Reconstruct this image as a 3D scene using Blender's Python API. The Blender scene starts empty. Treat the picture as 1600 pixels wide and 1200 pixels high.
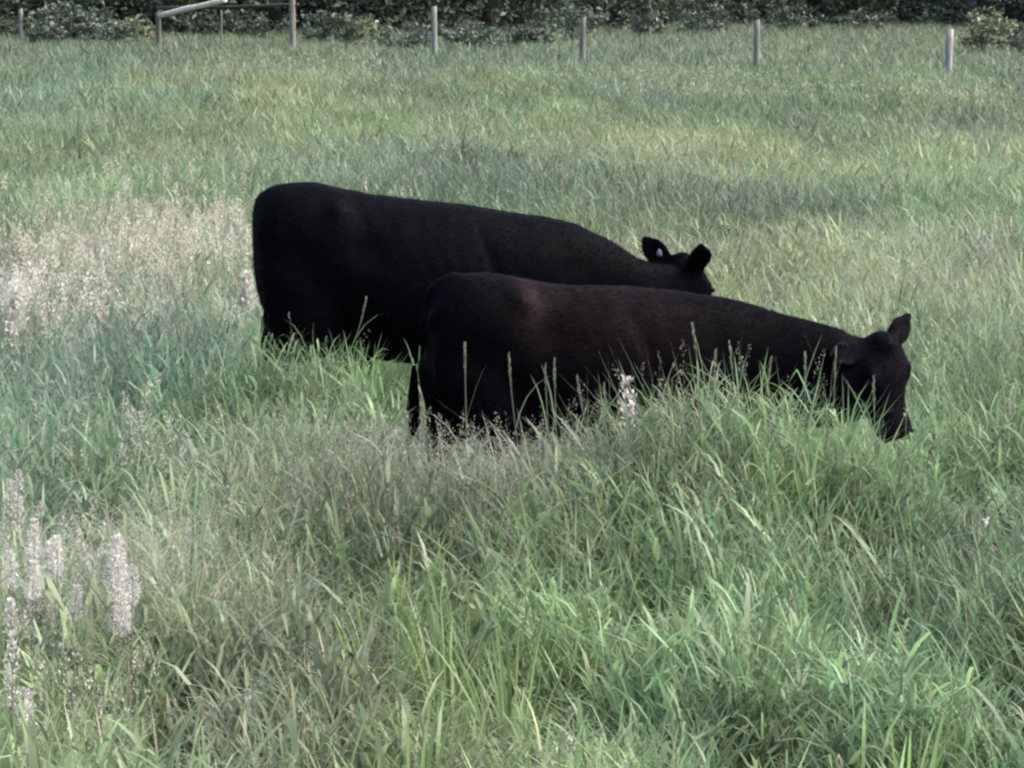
import bpy, bmesh, math
import numpy as np
from mathutils import Vector, Matrix

R = math.radians
rng = np.random.default_rng(7)
scene = bpy.context.scene
COL = scene.collection

# ------------------------------------------------------------------ camera
CAM_H = 2.3
F_PX = 4500.0                       # focal length in pixels of the 1600 px wide photograph
PITCH = math.atan(616.0 / F_PX)
cam_d = bpy.data.cameras.new('camera')
cam = bpy.data.objects.new('camera', cam_d)
COL.objects.link(cam)
cam.location = (0, 0, CAM_H)
cam.rotation_euler = (math.pi / 2 - PITCH, 0, 0)
cam_d.sensor_width = 36.0
cam_d.lens = 36.0 * F_PX / 1600.0
cam_d.clip_start = 0.1
cam_d.clip_end = 3000
scene.camera = cam

# ------------------------------------------------------------------ sky, sun, exposure
SUN_EL, SUN_AZ = R(48), R(92)      # azimuth clockwise from +Y (north)
world = bpy.data.worlds.new('World')
scene.world = world
world.use_nodes = True
wn = world.node_tree.nodes
wl = world.node_tree.links
bg = wn.get('Background') or wn.new('ShaderNodeBackground')
sky = wn.new('ShaderNodeTexSky')
sky.sky_type = 'NISHITA'
sky.sun_disc = False
sky.sun_elevation = SUN_EL
sky.sun_rotation = SUN_AZ
sky.air_density = 1.0
sky.dust_density = 5.0
sky.ozone_density = 1.0
wl.new(sky.outputs[0], bg.inputs[0])
bg.inputs[1].default_value = 0.15
sun_d = bpy.data.lights.new('sun', 'SUN')
sun_d.energy = 1.05
sun_d.angle = R(40)
sun_d.color = (1.0, 0.95, 0.88)
sun = bpy.data.objects.new('sun', sun_d)
COL.objects.link(sun)
sd = Vector((math.sin(SUN_AZ) * math.cos(SUN_EL), math.cos(SUN_AZ) * math.cos(SUN_EL), math.sin(SUN_EL)))
sun.rotation_euler = (-sd).to_track_quat('-Z', 'Y').to_euler()
sun.location = (8, 4, 12)
vs = scene.view_settings
vs.view_transform = 'Standard'
vs.look = 'None'
vs.exposure = 2.1
vs.gamma = 1.0
vs.use_curve_mapping = False
cy = scene.cycles
cy.max_bounces = 8
cy.diffuse_bounces = 5
cy.glossy_bounces = 2
cy.transmission_bounces = 4
cy.transparent_max_bounces = 4
cy.caustics_reflective = False
cy.caustics_refractive = False
scene.cycles.filter_width = 2.4     # the photograph is a soft, digitally zoomed phone picture

# ------------------------------------------------------------------ helpers
def smooth(a, b, x):
    t = np.clip((np.asarray(x, float) - a) / (b - a), 0, 1)
    return t * t * (3 - 2 * t)

class Noise:
    def __init__(self, seed):
        self.g = np.random.default_rng(seed).random((256, 256))
    def __call__(self, x, y, scale):
        x = np.asarray(x, float) / scale + 57.3
        y = np.asarray(y, float) / scale + 31.7
        xi = np.floor(x).astype(int); yi = np.floor(y).astype(int)
        fx = x - xi; fy = y - yi
        fx = fx * fx * (3 - 2 * fx); fy = fy * fy * (3 - 2 * fy)
        g = self.g
        a = g[xi % 256, yi % 256]; b = g[(xi + 1) % 256, yi % 256]
        c = g[xi % 256, (yi + 1) % 256]; d = g[(xi + 1) % 256, (yi + 1) % 256]
        return (a * (1 - fx) + b * fx) * (1 - fy) + (c * (1 - fx) + d * fx) * fy
    def fbm(self, x, y, scale, n=3):
        s = 0; w = 1; t = 0
        for k in range(n):
            s = s + w * self(x, y, scale / 2.03 ** k); t += w; w *= .5
        return s / t
N1, N2, N3, N4 = Noise(1), Noise(2), Noise(3), Noise(4)

def terrain(x, y):
    x = np.asarray(x, float); y = np.asarray(y, float)
    z = 0.10 * (N1.fbm(x, y, 7.0) - .5) * smooth(3, 9, y)
    z = z + 0.45 * smooth(50, 86, y) + 0.35 * smooth(80, 130, y) + 0.03 * np.clip(y - 130, 0, 400)
    return z
def tz(x, y): return float(terrain(x, y))

def at(px, py, Y):
    """the world point on the vertical plane at distance Y that a photograph pixel looks at"""
    c, s = math.cos(PITCH), math.sin(PITCH)
    u, v = (px - 800) / F_PX, -(py - 600) / F_PX
    d = Vector((u, c + v * s, -s + v * c))
    k = Y / d.y
    return Vector((d.x * k, Y, CAM_H + d.z * k))

def np_mesh(name, verts, quads=None, tris=None, color=None, smooth_shade=False):
    me = bpy.data.meshes.new(name)
    verts = np.ascontiguousarray(verts, np.float32)
    nq = 0 if quads is None else len(quads)
    nt = 0 if tris is None else len(tris)
    me.vertices.add(len(verts))
    me.vertices.foreach_set('co', verts.ravel())
    loops = []
    if nq: loops.append(np.asarray(quads, np.int32).ravel())
    if nt: loops.append(np.asarray(tris, np.int32).ravel())
    lp = np.concatenate(loops)
    me.loops.add(len(lp))
    me.loops.foreach_set('vertex_index', lp)
    me.polygons.add(nq + nt)
    st = np.concatenate([np.arange(nq) * 4, nq * 4 + np.arange(nt) * 3]).astype(np.int32)
    me.polygons.foreach_set('loop_start', st)
    me.update(calc_edges=True)
    if color is not None:
        a = me.color_attributes.new('tint', 'FLOAT_COLOR', 'POINT')
        rgba = np.ones((len(verts), 4), np.float32); rgba[:, :3] = color
        a.data.foreach_set('color', rgba.ravel())
    if smooth_shade:
        me.polygons.foreach_set('use_smooth', np.ones(nq + nt, bool))
    me.validate()
    return me

def link(name, me, mat, parent=None, **props):
    o = bpy.data.objects.new(name, me)
    COL.objects.link(o)
    if mat is not None:
        me.materials.clear(); me.materials.append(mat)
    if parent is not None: o.parent = parent
    for k, v in props.items(): o[k] = v
    return o

def empty(name, loc, label, category, rz=0.0, group=None):
    o = bpy.data.objects.new(name, None)
    COL.objects.link(o)
    o.empty_display_size = .2
    o.location = loc; o.rotation_euler = (0, 0, rz)
    o['label'] = label; o['category'] = category
    if group: o['group'] = group
    return o

def new_mat(name):
    m = bpy.data.materials.new(name); m.use_nodes = True
    nt = m.node_tree
    b = nt.nodes.get('Principled BSDF')
    return m, nt, b

def leaf_mat(name, trans=0.3, rough=0.55, spec=0.3, noise_scale=9.0, var=0.25):
    m, nt, b = new_mat(name)
    at_ = nt.nodes.new('ShaderNodeAttribute'); at_.attribute_name = 'tint'
    tc = nt.nodes.new('ShaderNodeTexCoord')
    no = nt.nodes.new('ShaderNodeTexNoise'); no.inputs['Scale'].default_value = noise_scale
    nt.links.new(tc.outputs['Object'], no.inputs['Vector'])
    mr = nt.nodes.new('ShaderNodeMapRange')
    mr.inputs['To Min'].default_value = 1 - var; mr.inputs['To Max'].default_value = 1 + var
    nt.links.new(no.outputs['Fac'], mr.inputs['Value'])
    mx = nt.nodes.new('ShaderNodeVectorMath'); mx.operation = 'SCALE'
    nt.links.new(at_.outputs['Color'], mx.inputs[0]); nt.links.new(mr.outputs[0], mx.inputs['Scale'])
    nt.links.new(mx.outputs[0], b.inputs['Base Color'])
    b.inputs['Roughness'].default_value = rough
    b.inputs['Specular IOR Level'].default_value = spec
    tr = nt.nodes.new('ShaderNodeBsdfTranslucent')
    nt.links.new(mx.outputs[0], tr.inputs['Color'])
    ms = nt.nodes.new('ShaderNodeMixShader'); ms.inputs[0].default_value = trans
    nt.links.new(b.outputs[0], ms.inputs[1]); nt.links.new(tr.outputs[0], ms.inputs[2])
    out = nt.nodes.get('Material Output')
    nt.links.new(ms.outputs[0], out.inputs['Surface'])
    return m

def tint_mat(name, rough=0.7, spec=0.3, noise_scale=20, var=.3, bump=0.0, stretch=None, sheen=0.0):
    m, nt, b = new_mat(name)
    at_ = nt.nodes.new('ShaderNodeAttribute'); at_.attribute_name = 'tint'
    tc = nt.nodes.new('ShaderNodeTexCoord')
    mp = nt.nodes.new('ShaderNodeMapping')
    if stretch: mp.inputs['Scale'].default_value = stretch
    nt.links.new(tc.outputs['Object'], mp.inputs['Vector'])
    no = nt.nodes.new('ShaderNodeTexNoise'); no.inputs['Scale'].default_value = noise_scale
    no.inputs['Detail'].default_value = 6
    nt.links.new(mp.outputs[0], no.inputs['Vector'])
    mr = nt.nodes.new('ShaderNodeMapRange')
    mr.inputs['From Min'].default_value = .25; mr.inputs['From Max'].default_value = .75
    mr.inputs['To Min'].default_value = 1 - var; mr.inputs['To Max'].default_value = 1 + var
    nt.links.new(no.outputs['Fac'], mr.inputs['Value'])
    mx = nt.nodes.new('ShaderNodeVectorMath'); mx.operation = 'SCALE'
    nt.links.new(at_.outputs['Color'], mx.inputs[0]); nt.links.new(mr.outputs[0], mx.inputs['Scale'])
    nt.links.new(mx.outputs[0], b.inputs['Base Color'])
    b.inputs['Roughness'].default_value = rough
    b.inputs['Specular IOR Level'].default_value = spec
    if sheen:
        b.inputs['Sheen Weight'].default_value = sheen
        b.inputs['Sheen Roughness'].default_value = .5
    if bump:
        bp = nt.nodes.new('ShaderNodeBump'); bp.inputs['Strength'].default_value = bump
        bp.inputs['Distance'].default_value = .02
        nt.links.new(no.outputs['Fac'], bp.inputs['Height'])
        nt.links.new(bp.outputs[0], b.inputs['Normal'])
    return m

M_GRASS = leaf_mat('grass_blades', trans=.48, rough=.45, spec=.4)
M_SEED = leaf_mat('seed_heads', trans=.35, rough=.8, spec=.1)
M_LEAF = leaf_mat('tree_leaves', trans=.22, rough=.5, spec=.35, noise_scale=1.2, var=.3)
M_BARK = tint_mat('bark', rough=.9, spec=.2, noise_scale=14, var=.4, bump=.6, stretch=(1, 1, .25))
M_WOOD = tint_mat('weathered_wood', rough=.85, spec=.2, noise_scale=16, var=.3, bump=.5, stretch=(1, 1, .12))
M_HIDE = tint_mat('black_hide', rough=.7, spec=.022, noise_scale=9, var=.25, bump=.12)
M_COAT = tint_mat('black_hair', rough=.75, spec=.02, noise_scale=5, var=.3)
M_HOOF = tint_mat('horn_hoof', rough=.5, spec=.4, noise_scale=20, var=.3)

def plain(name, col, rough=.5, spec=.5):
    m, nt, b = new_mat(name)
    no = nt.nodes.new('ShaderNodeTexNoise'); no.inputs['Scale'].default_value = 40
    cr = nt.nodes.new('ShaderNodeValToRGB')
    cr.color_ramp.elements[0].color = (*[c * .8 for c in col], 1)
    cr.color_ramp.elements[1].color = (*[min(1, c * 1.15) for c in col], 1)
    nt.links.new(no.outputs['Fac'], cr.inputs[0]); nt.links.new(cr.outputs[0], b.inputs['Base Color'])
    b.inputs['Roughness'].default_value = rough; b.inputs['Specular IOR Level'].default_value = spec
    return m
M_EYE = plain('wet_eye', (.004, .0035, .004), .3, .15)
M_TAG = plain('ear_tag_plastic', (.09, .085, .125), .7, .2)
M_NOSE = plain('nose_skin', (.004, .004, .005), .5, .2)

# ------------------------------------------------------------------ ground
def build_ground():
    ys = np.concatenate([np.linspace(-6, 40, 140), np.linspace(41, 140, 90), np.array([160, 200, 260, 340, 450, 600, 800, 1100, 1500])])
    t = np.linspace(-1, 1, 121)
    X = []; Y = []
    for y in ys:
        half = 12 + abs(y) * .9
        X.append(t * half); Y.append(np.full_like(t, y))
    X = np.array(X); Y = np.array(Y)
    Z = terrain(X, Y)
    v = np.stack([X, Y, Z], -1).reshape(-1, 3)
    n, m = X.shape
    i, j = np.meshgrid(np.arange(n - 1), np.arange(m - 1), indexing='ij')
    a = (i * m + j).ravel()
    q = np.stack([a, a + 1, a + m + 1, a + m], -1)
    me = np_mesh('ground', v, quads=q, smooth_shade=True)
    mt, nt, b = new_mat('pasture_soil')
    tc = nt.nodes.new('ShaderNodeTexCoord')
    n1 = nt.nodes.new('ShaderNodeTexNoise'); n1.inputs['Scale'].default_value = 1.3; n1.inputs['Detail'].default_value = 8
    n2 = nt.nodes.new('ShaderNodeTexNoise'); n2.inputs['Scale'].default_value = 22; n2.inputs['Detail'].default_value = 5
    for k in (n1, n2): nt.links.new(tc.outputs['Object'], k.inputs['Vector'])
    cr = nt.nodes.new('ShaderNodeValToRGB')
    e = cr.color_ramp.elements
    e[0].position = .3; e[0].color = (.035, .045, .022, 1)
    e[1].position = .75; e[1].color = (.085, .10, .05, 1)
    ad = nt.nodes.new('ShaderNodeMath'); ad.operation = 'MULTIPLY_ADD'
    ad.inputs[1].default_value = .5
    nt.links.new(n2.outputs['Fac'], ad.inputs[0])
    mu = nt.nodes.new('ShaderNodeMath'); mu.operation = 'MULTIPLY'; mu.inputs[1].default_value = .5
    nt.links.new(n1.outputs['Fac'], mu.inputs[0]); nt.links.new(mu.outputs[0], ad.inputs[2])
    nt.links.new(ad.outputs[0], cr.inputs[0])
    nt.links.new(cr.outputs[0], b.inputs['Base Color'])
    b.inputs['Roughness'].default_value = .95; b.inputs['Specular IOR Level'].default_value = .1
    bp = nt.nodes.new('ShaderNodeBump'); bp.inputs['Strength'].default_value = .8; bp.inputs['Distance'].default_value = .05
    nt.links.new(n2.outputs['Fac'], bp.inputs['Height']); nt.links.new(bp.outputs[0], b.inputs['Normal'])
    link('ground', me, mt, kind='structure', label='pasture ground under the long meadow grass', category='ground')
build_ground()

# ------------------------------------------------------------------ lofts
def loft(rings, cap=True):
    """rings: list of (n,3) arrays -> verts, quads, tris"""
    n = len(rings[0]); v = np.concatenate(rings); q = []; t = []
    for k in range(len(rings) - 1):
        a = k * n; b = a + n
        for i in range(n):
            j = (i + 1) % n
            q.append((a + i, a + j, b + j, b + i))
    if cap:
        c0 = len(v); c1 = c0 + 1
        v = np.concatenate([v, [rings[0].mean(0)], [rings[-1].mean(0)]])
        b = (len(rings) - 1) * n
        for i in range(n):
            j = (i + 1) % n
            t.append((c0, j, i)); t.append((c1, b + i, b + j))
    return v, q, t

def tube(pts, radii, n=12, squash=None):
    pts = np.array(pts, float); k = len(pts)
    rings = []
    ref = None
    for i in range(k):
        d = pts[min(i + 1, k - 1)] - pts[max(i - 1, 0)]
        d /= np.linalg.norm(d)
        if ref is None:
            ref = np.array([0, 1.0, 0]) if abs(d[1]) < .9 else np.array([1.0, 0, 0])
        u = ref - d * ref.dot(d); u /= np.linalg.norm(u); w = np.cross(d, u); ref = u
        a = np.arange(n) * 2 * math.pi / n
        ra, rb = radii[i] if isinstance(radii[i], (tuple, list)) else (radii[i], radii[i])
        rings.append(pts[i] + np.outer(np.cos(a) * ra, u) + np.outer(np.sin(a) * rb, w))
    return loft(rings)

def spline(P, m):
    """Catmull-Rom through rows of P, m samples per span"""
    P = np.array(P, float); n = len(P)
    Q = np.vstack([2 * P[0] - P[1], P, 2 * P[-1] - P[-2]])
    out = []
    for i in range(n - 1):
        p0, p1, p2, p3 = Q[i], Q[i + 1], Q[i + 2], Q[i + 3]
        for s in range(m):
            t = s / m
            out.append(.5 * (2 * p1 + (p2 - p0) * t + (2 * p0 - 5 * p1 + 4 * p2 - p3) * t * t + (3 * p1 - p0 - 3 * p2 + p3) * t ** 3))
    out.append(P[-1])
    return np.array(out)

class Parts:
    def __init__(self): self.v = []; self.q = []; self.t = []; self.n = 0
    def add(self, vqt):
        v, q, t = vqt
        self.v.append(np.asarray(v)); n = self.n
        self.q += [tuple(i + n for i in f) for f in q]; self.t += [tuple(i + n for i in f) for f in t]
        self.n += len(v)
    def mesh(self, name):
        return np_mesh(name, np.concatenate(self.v), self.q or None, self.t or None)

# ------------------------------------------------------------------ cattle
def trunk_rings(sec, n=28):
    """sec rows: x, ycentre, z top, z bottom, half width, height (0..1) of the widest point"""
    S = spline(sec, 4)
    rings = []
    a = np.arange(n) * 2 * math.pi / n
    for x, y0, zt, zb, w, wf in S:
        zc = zb + (zt - zb) * wf
        c, s = np.cos(a), np.sin(a)
        yy = y0 + w * np.sign(c) * np.abs(c) ** .88
        zz = np.where(s >= 0, zc + (zt - zc) * np.abs(s) ** .95, zc - (zc - zb) * np.abs(s) ** .95)
        rings.append(np.stack([np.full(n, x), yy, zz], -1))
    return loft(rings)

EARS = []
def head_parts(P, poll, muz, fore, L, k, ears, ear_w=1.0, tip=1.0):
    """poll: point, muz: unit direction poll->muzzle, fore: forehead normal; k widths scale"""
    f = np.array(muz, float); f /= np.linalg.norm(f)
    u = np.array(fore, float); u -= f * u.dot(f); u /= np.linalg.norm(u)
    l = np.cross(u, f)                          # the animal's left
    poll = np.array(poll, float)
    S = spline([  # t, half width, up, down (from the axis), axis shift along forehead normal
        (-.05, .055, .05, .07, -.02), (.02, .098, .075, .12, -.02), (.14, .118, .085, .155, -.02), (.30, .122, .085, .175, -.02),
        (.42, .108, .08, .165, -.02), (.56, .084, .068, .135, -.018), (.70, .070, .060, .105, -.016),
        (.82, .072, .060, .092, -.014), (.92, .078, .056, .085, -.012), (.985, .066, .040, .066, -.014), (1.01, .036, .02, .04, -.018)], 3)
    a = np.arange(20) * 2 * math.pi / 20
    rings = []
    for t, w, up, dn, sh in S:
        c = poll + f * (t * L) + u * sh * k
        ca, sa = np.cos(a), np.sin(a)
        uu = np.where(sa >= 0, up * sa, dn * sa) * k
        ll = w * k * np.sign(ca) * np.abs(ca) ** .9 * np.where(sa < 0, 1 - .35 * np.abs(sa), 1)
        rings.append(c + np.outer(ll, l) + np.outer(uu, u))
    P.add(loft(rings))
    # poll tuft and brow bosses
    P.add(tube([poll + u * .01 * k - f * .08 * L, poll + u * .015 * k, poll + u * .025 * k + f * .10 * L, poll + u * .03 * k + f * .22 * L], [(.04 * k, .03 * k), (.075 * k, .055 * k), (.07 * k, .05 * k), (.03 * k, .03 * k)]))
    for s in (1, -1):
        c = poll + f * .33 * L + l * s * .086 * k + u * .030 * k
        P.add(tube([c - f * .05 * k, c, c + f * .05 * k], [.008 * k, .028 * k, .008 * k]))
    eyes = [poll + f * .375 * L + l * s * .101 * k + u * .018 * k for s in (1, -1)]
    # ears: cupped leaf shapes
    for s, (el, eb, eu, EL, face) in zip((1, -1), ears):
        base = poll + f * .06 * L + l * s * .085 * k - u * .015 * k
        d = l * s * el - f * eb + u * eu; d /= np.linalg.norm(d)
        # broad axis of the ear
        wd = np.cross(d, np.array(face, float)); wd /= np.linalg.norm(wd)
        th = np.cross(wd, d)
        prof = spline([(0, .036, .034), (.16, .052, .028), (.36, .070, .019), (.56, .066 * tip ** .3, .016), (.76, .048 * tip ** .7, .015), (.93, .026 * tip, .013), (1.05, .010 * tip, .009)], 3)
        prof[:, 1] *= ear_w
        EARS.append((base, d, wd, th, EL, k))
        rg = []
        for t, w, h in prof:
            c = base + d * t * EL
            ca, sa = np.cos(a), np.sin(a)
            cup = .28 * (np.abs(ca) ** 2) * w
            rg.append(c + np.outer(ca * w * k, wd) + np.outer((sa * h + cup) * k, th))
        P.add(loft(rg))
    return eyes, f, u, l

def remesh_body(name, P, voxel, smooth_it, soft, sculpt):
    me = P.mesh(name + '_raw')
    o = bpy.data.objects.new(name + '_raw', me)
    COL.objects.link(o)
    md = o.modifiers.new('r', 'REMESH'); md.mode = 'VOXEL'; md.voxel_size = voxel; md.adaptivity = 0
    bpy.context.view_layer.update()
    dg = bpy.context.evaluated_depsgraph_get()
    out = bpy.data.meshes.new_from_object(o.evaluated_get(dg))
    bpy.data.objects.remove(o); bpy.data.meshes.remove(me)
    out.name = name
    n = len(out.vertices); co = np.empty(n * 3, np.float32); out.vertices.foreach_get('co', co); co = co.reshape(-1, 3).astype(float)
    E = np.empty(len(out.edges) * 2, np.int32); out.edges.foreach_get('vertices', E); E = E.reshape(-1, 2)
    deg = np.bincount(E.ravel(), minlength=n).astype(float)[:, None]
    keep = soft(co)[:, None]
    for it in range(smooth_it):
        acc = np.stack([np.bincount(E[:, 0], co[E[:, 1], k], n) + np.bincount(E[:, 1], co[E[:, 0], k], n) for k in range(3)], -1)
        lam = np.where(it < 5, .5, .5 * keep)
        co = co + lam * (acc / np.maximum(deg, 1) - co)
    out.vertices.foreach_set('co', co.astype(np.float32).ravel()); out.update()
    nr = np.empty(n * 3, np.float32); out.vertex_normals.foreach_get('vector', nr); nr = nr.reshape(-1, 3)
    co = co + nr * sculpt(co)[:, None]
    out.vertices.foreach_set('co', co.astype(np.float32).ravel()); out.update()
    out.polygons.foreach_set('use_smooth', np.ones(len(out.polygons), bool))
    return out

def set_tint(me, fn):
    n = len(me.vertices)
    co = np.empty(n * 3, np.float32); me.vertices.foreach_get('co', co); co = co.reshape(-1, 3)
    a = me.color_attributes.new('tint', 'FLOAT_COLOR', 'POINT')
    rgba = np.ones((n, 4), np.float32); rgba[:, :3] = fn(co)
    a.data.foreach_set('color', rgba.ravel())

def coat_mesh(name, me, count, length, fn, flow=(-1, 0, -.45), zmin=.15, lift=.42, seed=3):
    """short hair: thin tapering triangles lying back along the body"""
    g = np.random.default_rng(seed)
    n = len(me.vertices); co = np.empty(n * 3, np.float32); me.vertices.foreach_get('co', co); co = co.reshape(-1, 3)
    me.calc_loop_triangles()
    T = np.empty(len(me.loop_triangles) * 3, np.int32); me.loop_triangles.foreach_get('vertices', T); T = T.reshape(-1, 3)
    A, B, C = co[T[:, 0]], co[T[:, 1]], co[T[:, 2]]
    nr = np.cross(B - A, C - A); ar = np.linalg.norm(nr, axis=1) + 1e-12; nr = nr / ar[:, None]
    pick = g.choice(len(T), count, p=ar / ar.sum())
    r1 = np.sqrt(g.random(count))[:, None]; r2 = g.random(count)[:, None]
    p = A[pick] * (1 - r1) + B[pick] * (r1 * (1 - r2)) + C[pick] * (r1 * r2)
    nn = nr[pick]
    k = p[:, 2] > zmin; p = p[k]; nn = nn[k]; m = len(p)
    fl = np.array(flow)[None] + g.normal(0, .28, (m, 3))
    # legs and the flank: hair runs down
    low = smooth(.75, .45, p[:, 2])[:, None]
    fl = fl * (1 - low) + np.array([-.1, 0, -1.])[None] * low
    fl -= nn * (fl * nn).sum(1)[:, None]
    fl /= np.linalg.norm(fl, axis=1)[:, None] + 1e-9
    Ls = length * g.uniform(.5, 1.6, m)[:, None]
    d = fl + nn * (lift * g.uniform(.4, 1.6, m))[:, None]; d /= np.linalg.norm(d, axis=1)[:, None]
    side = np.cross(d, nn); side /= np.linalg.norm(side, axis=1)[:, None] + 1e-9
    w = (.0020 * g.uniform(.7, 1.5, m))[:, None]
    p0 = p - nn * .002
    v = np.stack([p0 - side * w, p0 + side * w, p0 + d * Ls], 1).reshape(-1, 3)
    t = np.arange(m * 3).reshape(-1, 3)
    c = np.repeat(fn(p) * (.6 + 1.6 * g.random((m, 1)) ** 3) * (.7 + .6 * N4.fbm(p[:, 0] + p[:, 1], p[:, 2], .12, 2)[:, None]), 3, axis=0)
    return np_mesh(name, v, tris=t, color=c)

def hoof(parent, p, fwd, k=1.0):
    """cloven hoof: two claws"""
    rings = []
    n = 10; a = np.arange(n) * 2 * math.pi / n
    v = []; P = Parts()
    for s in (1, -1):
        rg = []
        for z, rx, ry, dx in ((0.0, .062, .030, .018), (.012, .062, .031, .016), (.05, .048, .028, .004), (.085, .036, .026, -.006)):
            x = np.cos(a) * rx + dx; y = np.sin(a) * ry + s * .033
            rg.append(np.stack([x, y, np.full(n, z)], -1) * k)
        P.add(loft(rg))
    me = P.mesh('hoof')
    set_tint(me, lambda c: np.tile([.03, .027, .025], (len(c), 1)))
    o = link('hoof', me, M_HOOF, parent)
    o.location = p; o.rotation_euler = (0, 0, fwd)
    return o

def cow_legs(P, hip, stf, hock, fet, sh, el, knee, ffet, k):
    """rows of positions for both sides: each is a list of two (x,y,z)"""
    for s in (0, 1):
        P.add(tube(spline([hip[s], stf[s], hock[s], fet[s], (fet[s][0] + .02, fet[s][1], .05)], 6),
                   list(map(tuple, spline([(.13 * k, .24 * k), (.115 * k, .19 * k), (.052 * k, .075 * k), (.040 * k, .044 * k), (.048 * k, .052 * k)], 6))), n=16))
        P.add(tube(spline([sh[s], el[s], knee[s], ffet[s], (ffet[s][0] + .02, ffet[s][1], .05)], 6),
                   list(map(tuple, spline([(.10 * k, .17 * k), (.08 * k, .12 * k), (.054 * k, .060 * k), (.040 * k, .042 * k), (.048 * k, .052 * k)], 6))), n=16))

def finish_cow(root, P, eyes, hooves, tint, voxel, smooth_it, coat_n, coat_len, hoof_k, seed, soft, sculpt):
    me = remesh_body('body', P, voxel, smooth_it, soft, sculpt)
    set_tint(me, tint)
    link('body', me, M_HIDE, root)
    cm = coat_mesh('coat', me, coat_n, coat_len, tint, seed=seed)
    link('coat', cm, M_COAT, root)
    for e in eyes:
        bm = bmesh.new(); bmesh.ops.create_uvsphere(bm, u_segments=14, v_segments=10, radius=.021)
        m2 = bpy.data.meshes.new('eye'); bm.to_mesh(m2); bm.free()
        m2.polygons.foreach_set('use_smooth', np.ones(len(m2.polygons), bool))
        o = link('eye', m2, M_EYE, root); o.location = e
    for p, r in hooves: hoof(root, p, r, hoof_k)
    return me

def ear_fringe(root, base, d, wd, th, EL, k):
    g = np.random.default_rng(9); n = 150
    t = g.uniform(.15, .95, n); sgn = np.where(g.random(n) < .5, 1, -1)
    w = np.interp(t, [0, .15, .38, .60, .80, .95], [.034, .046, .066, .070, .052, .026]) * k
    w = w * .74
    p = base + np.outer(t * EL, d) + np.outer(sgn * w * .92, wd) + np.outer(.26 * w, th)
    dr = np.outer(-sgn * .6, wd) + th * .6 + d * .5 + g.normal(0, .25, (n, 3)); dr /= np.linalg.norm(dr, axis=1)[:, None]
    s = np.cross(dr, th) * .0022
    L = g.uniform(.02, .045, n)[:, None]
    V = np.stack([p - s, p + s, p + dr * L], 1).reshape(-1, 3)
    me = np_mesh('ear_hair', V, None, np.arange(n * 3).reshape(-1, 3), np.tile([.014, .013, .014], (n * 3, 1)))
    o = link('ear_hair', me, M_COAT, root); o['label'] = 'greyish hair fringe of the near ear'

def make_sculpt(hook, flank, elbow, rib0, rib1, zc, k):
    """anatomy on the smooth body: flank hollow, ribs, shoulder edge, small unevenness of the hide"""
    def fn(c):
        x, y, z = c[:, 0], c[:, 1], c[:, 2]
        side = smooth(.05, .16, np.abs(y))
        d = -.030 * k * np.exp(-((x - flank[0]) / .10) ** 2 - ((z - flank[1]) / .11) ** 2) * side      # flank hollow
        d += .014 * k * np.exp(-((x - hook[0]) / .05) ** 2 - ((z - hook[1]) / .05) ** 2) * side            # hook bone
        d -= .016 * k * np.exp(-((x - elbow[0] + .35 * (z - elbow[1])) / .045) ** 2) * smooth(elbow[1] - .25, elbow[1] - .05, z) * smooth(elbow[1] + .42, elbow[1] + .2, z) * side
        ribs = np.sin((x + .45 * (z - zc)) * 2 * math.pi / .085)
        d += .0010 * k * ribs * smooth(rib0, rib0 + .12, x) * smooth(rib1, rib1 - .12, x) * np.exp(-((z - zc) / .17) ** 2) * side
        d += .016 * k * (N2.fbm(x + 2 * np.sign(y), z, .22, 3) - .5) * smooth(.4, .6, z)
        d += .010 * k * (N3.fbm(x * 1.3 + 4, y + z * .3, .11, 2) - .5) * smooth(.95, 1.05, z / zc * .85)
        return d
    return fn

def nostrils(root, poll, f, u, l, L, k):
    for s in (1, -1):
        c = np.array(poll) + f * L * .955 + l * s * .042 * k + u * .034 * k
        v, q, t = tube([c - f * .012, c, c + f * .012], [.004, .012, .004], n=10)
        link('nostril', np_mesh('nostril', v, q, t, smooth_shade=True), M_NOSE, root)

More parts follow.
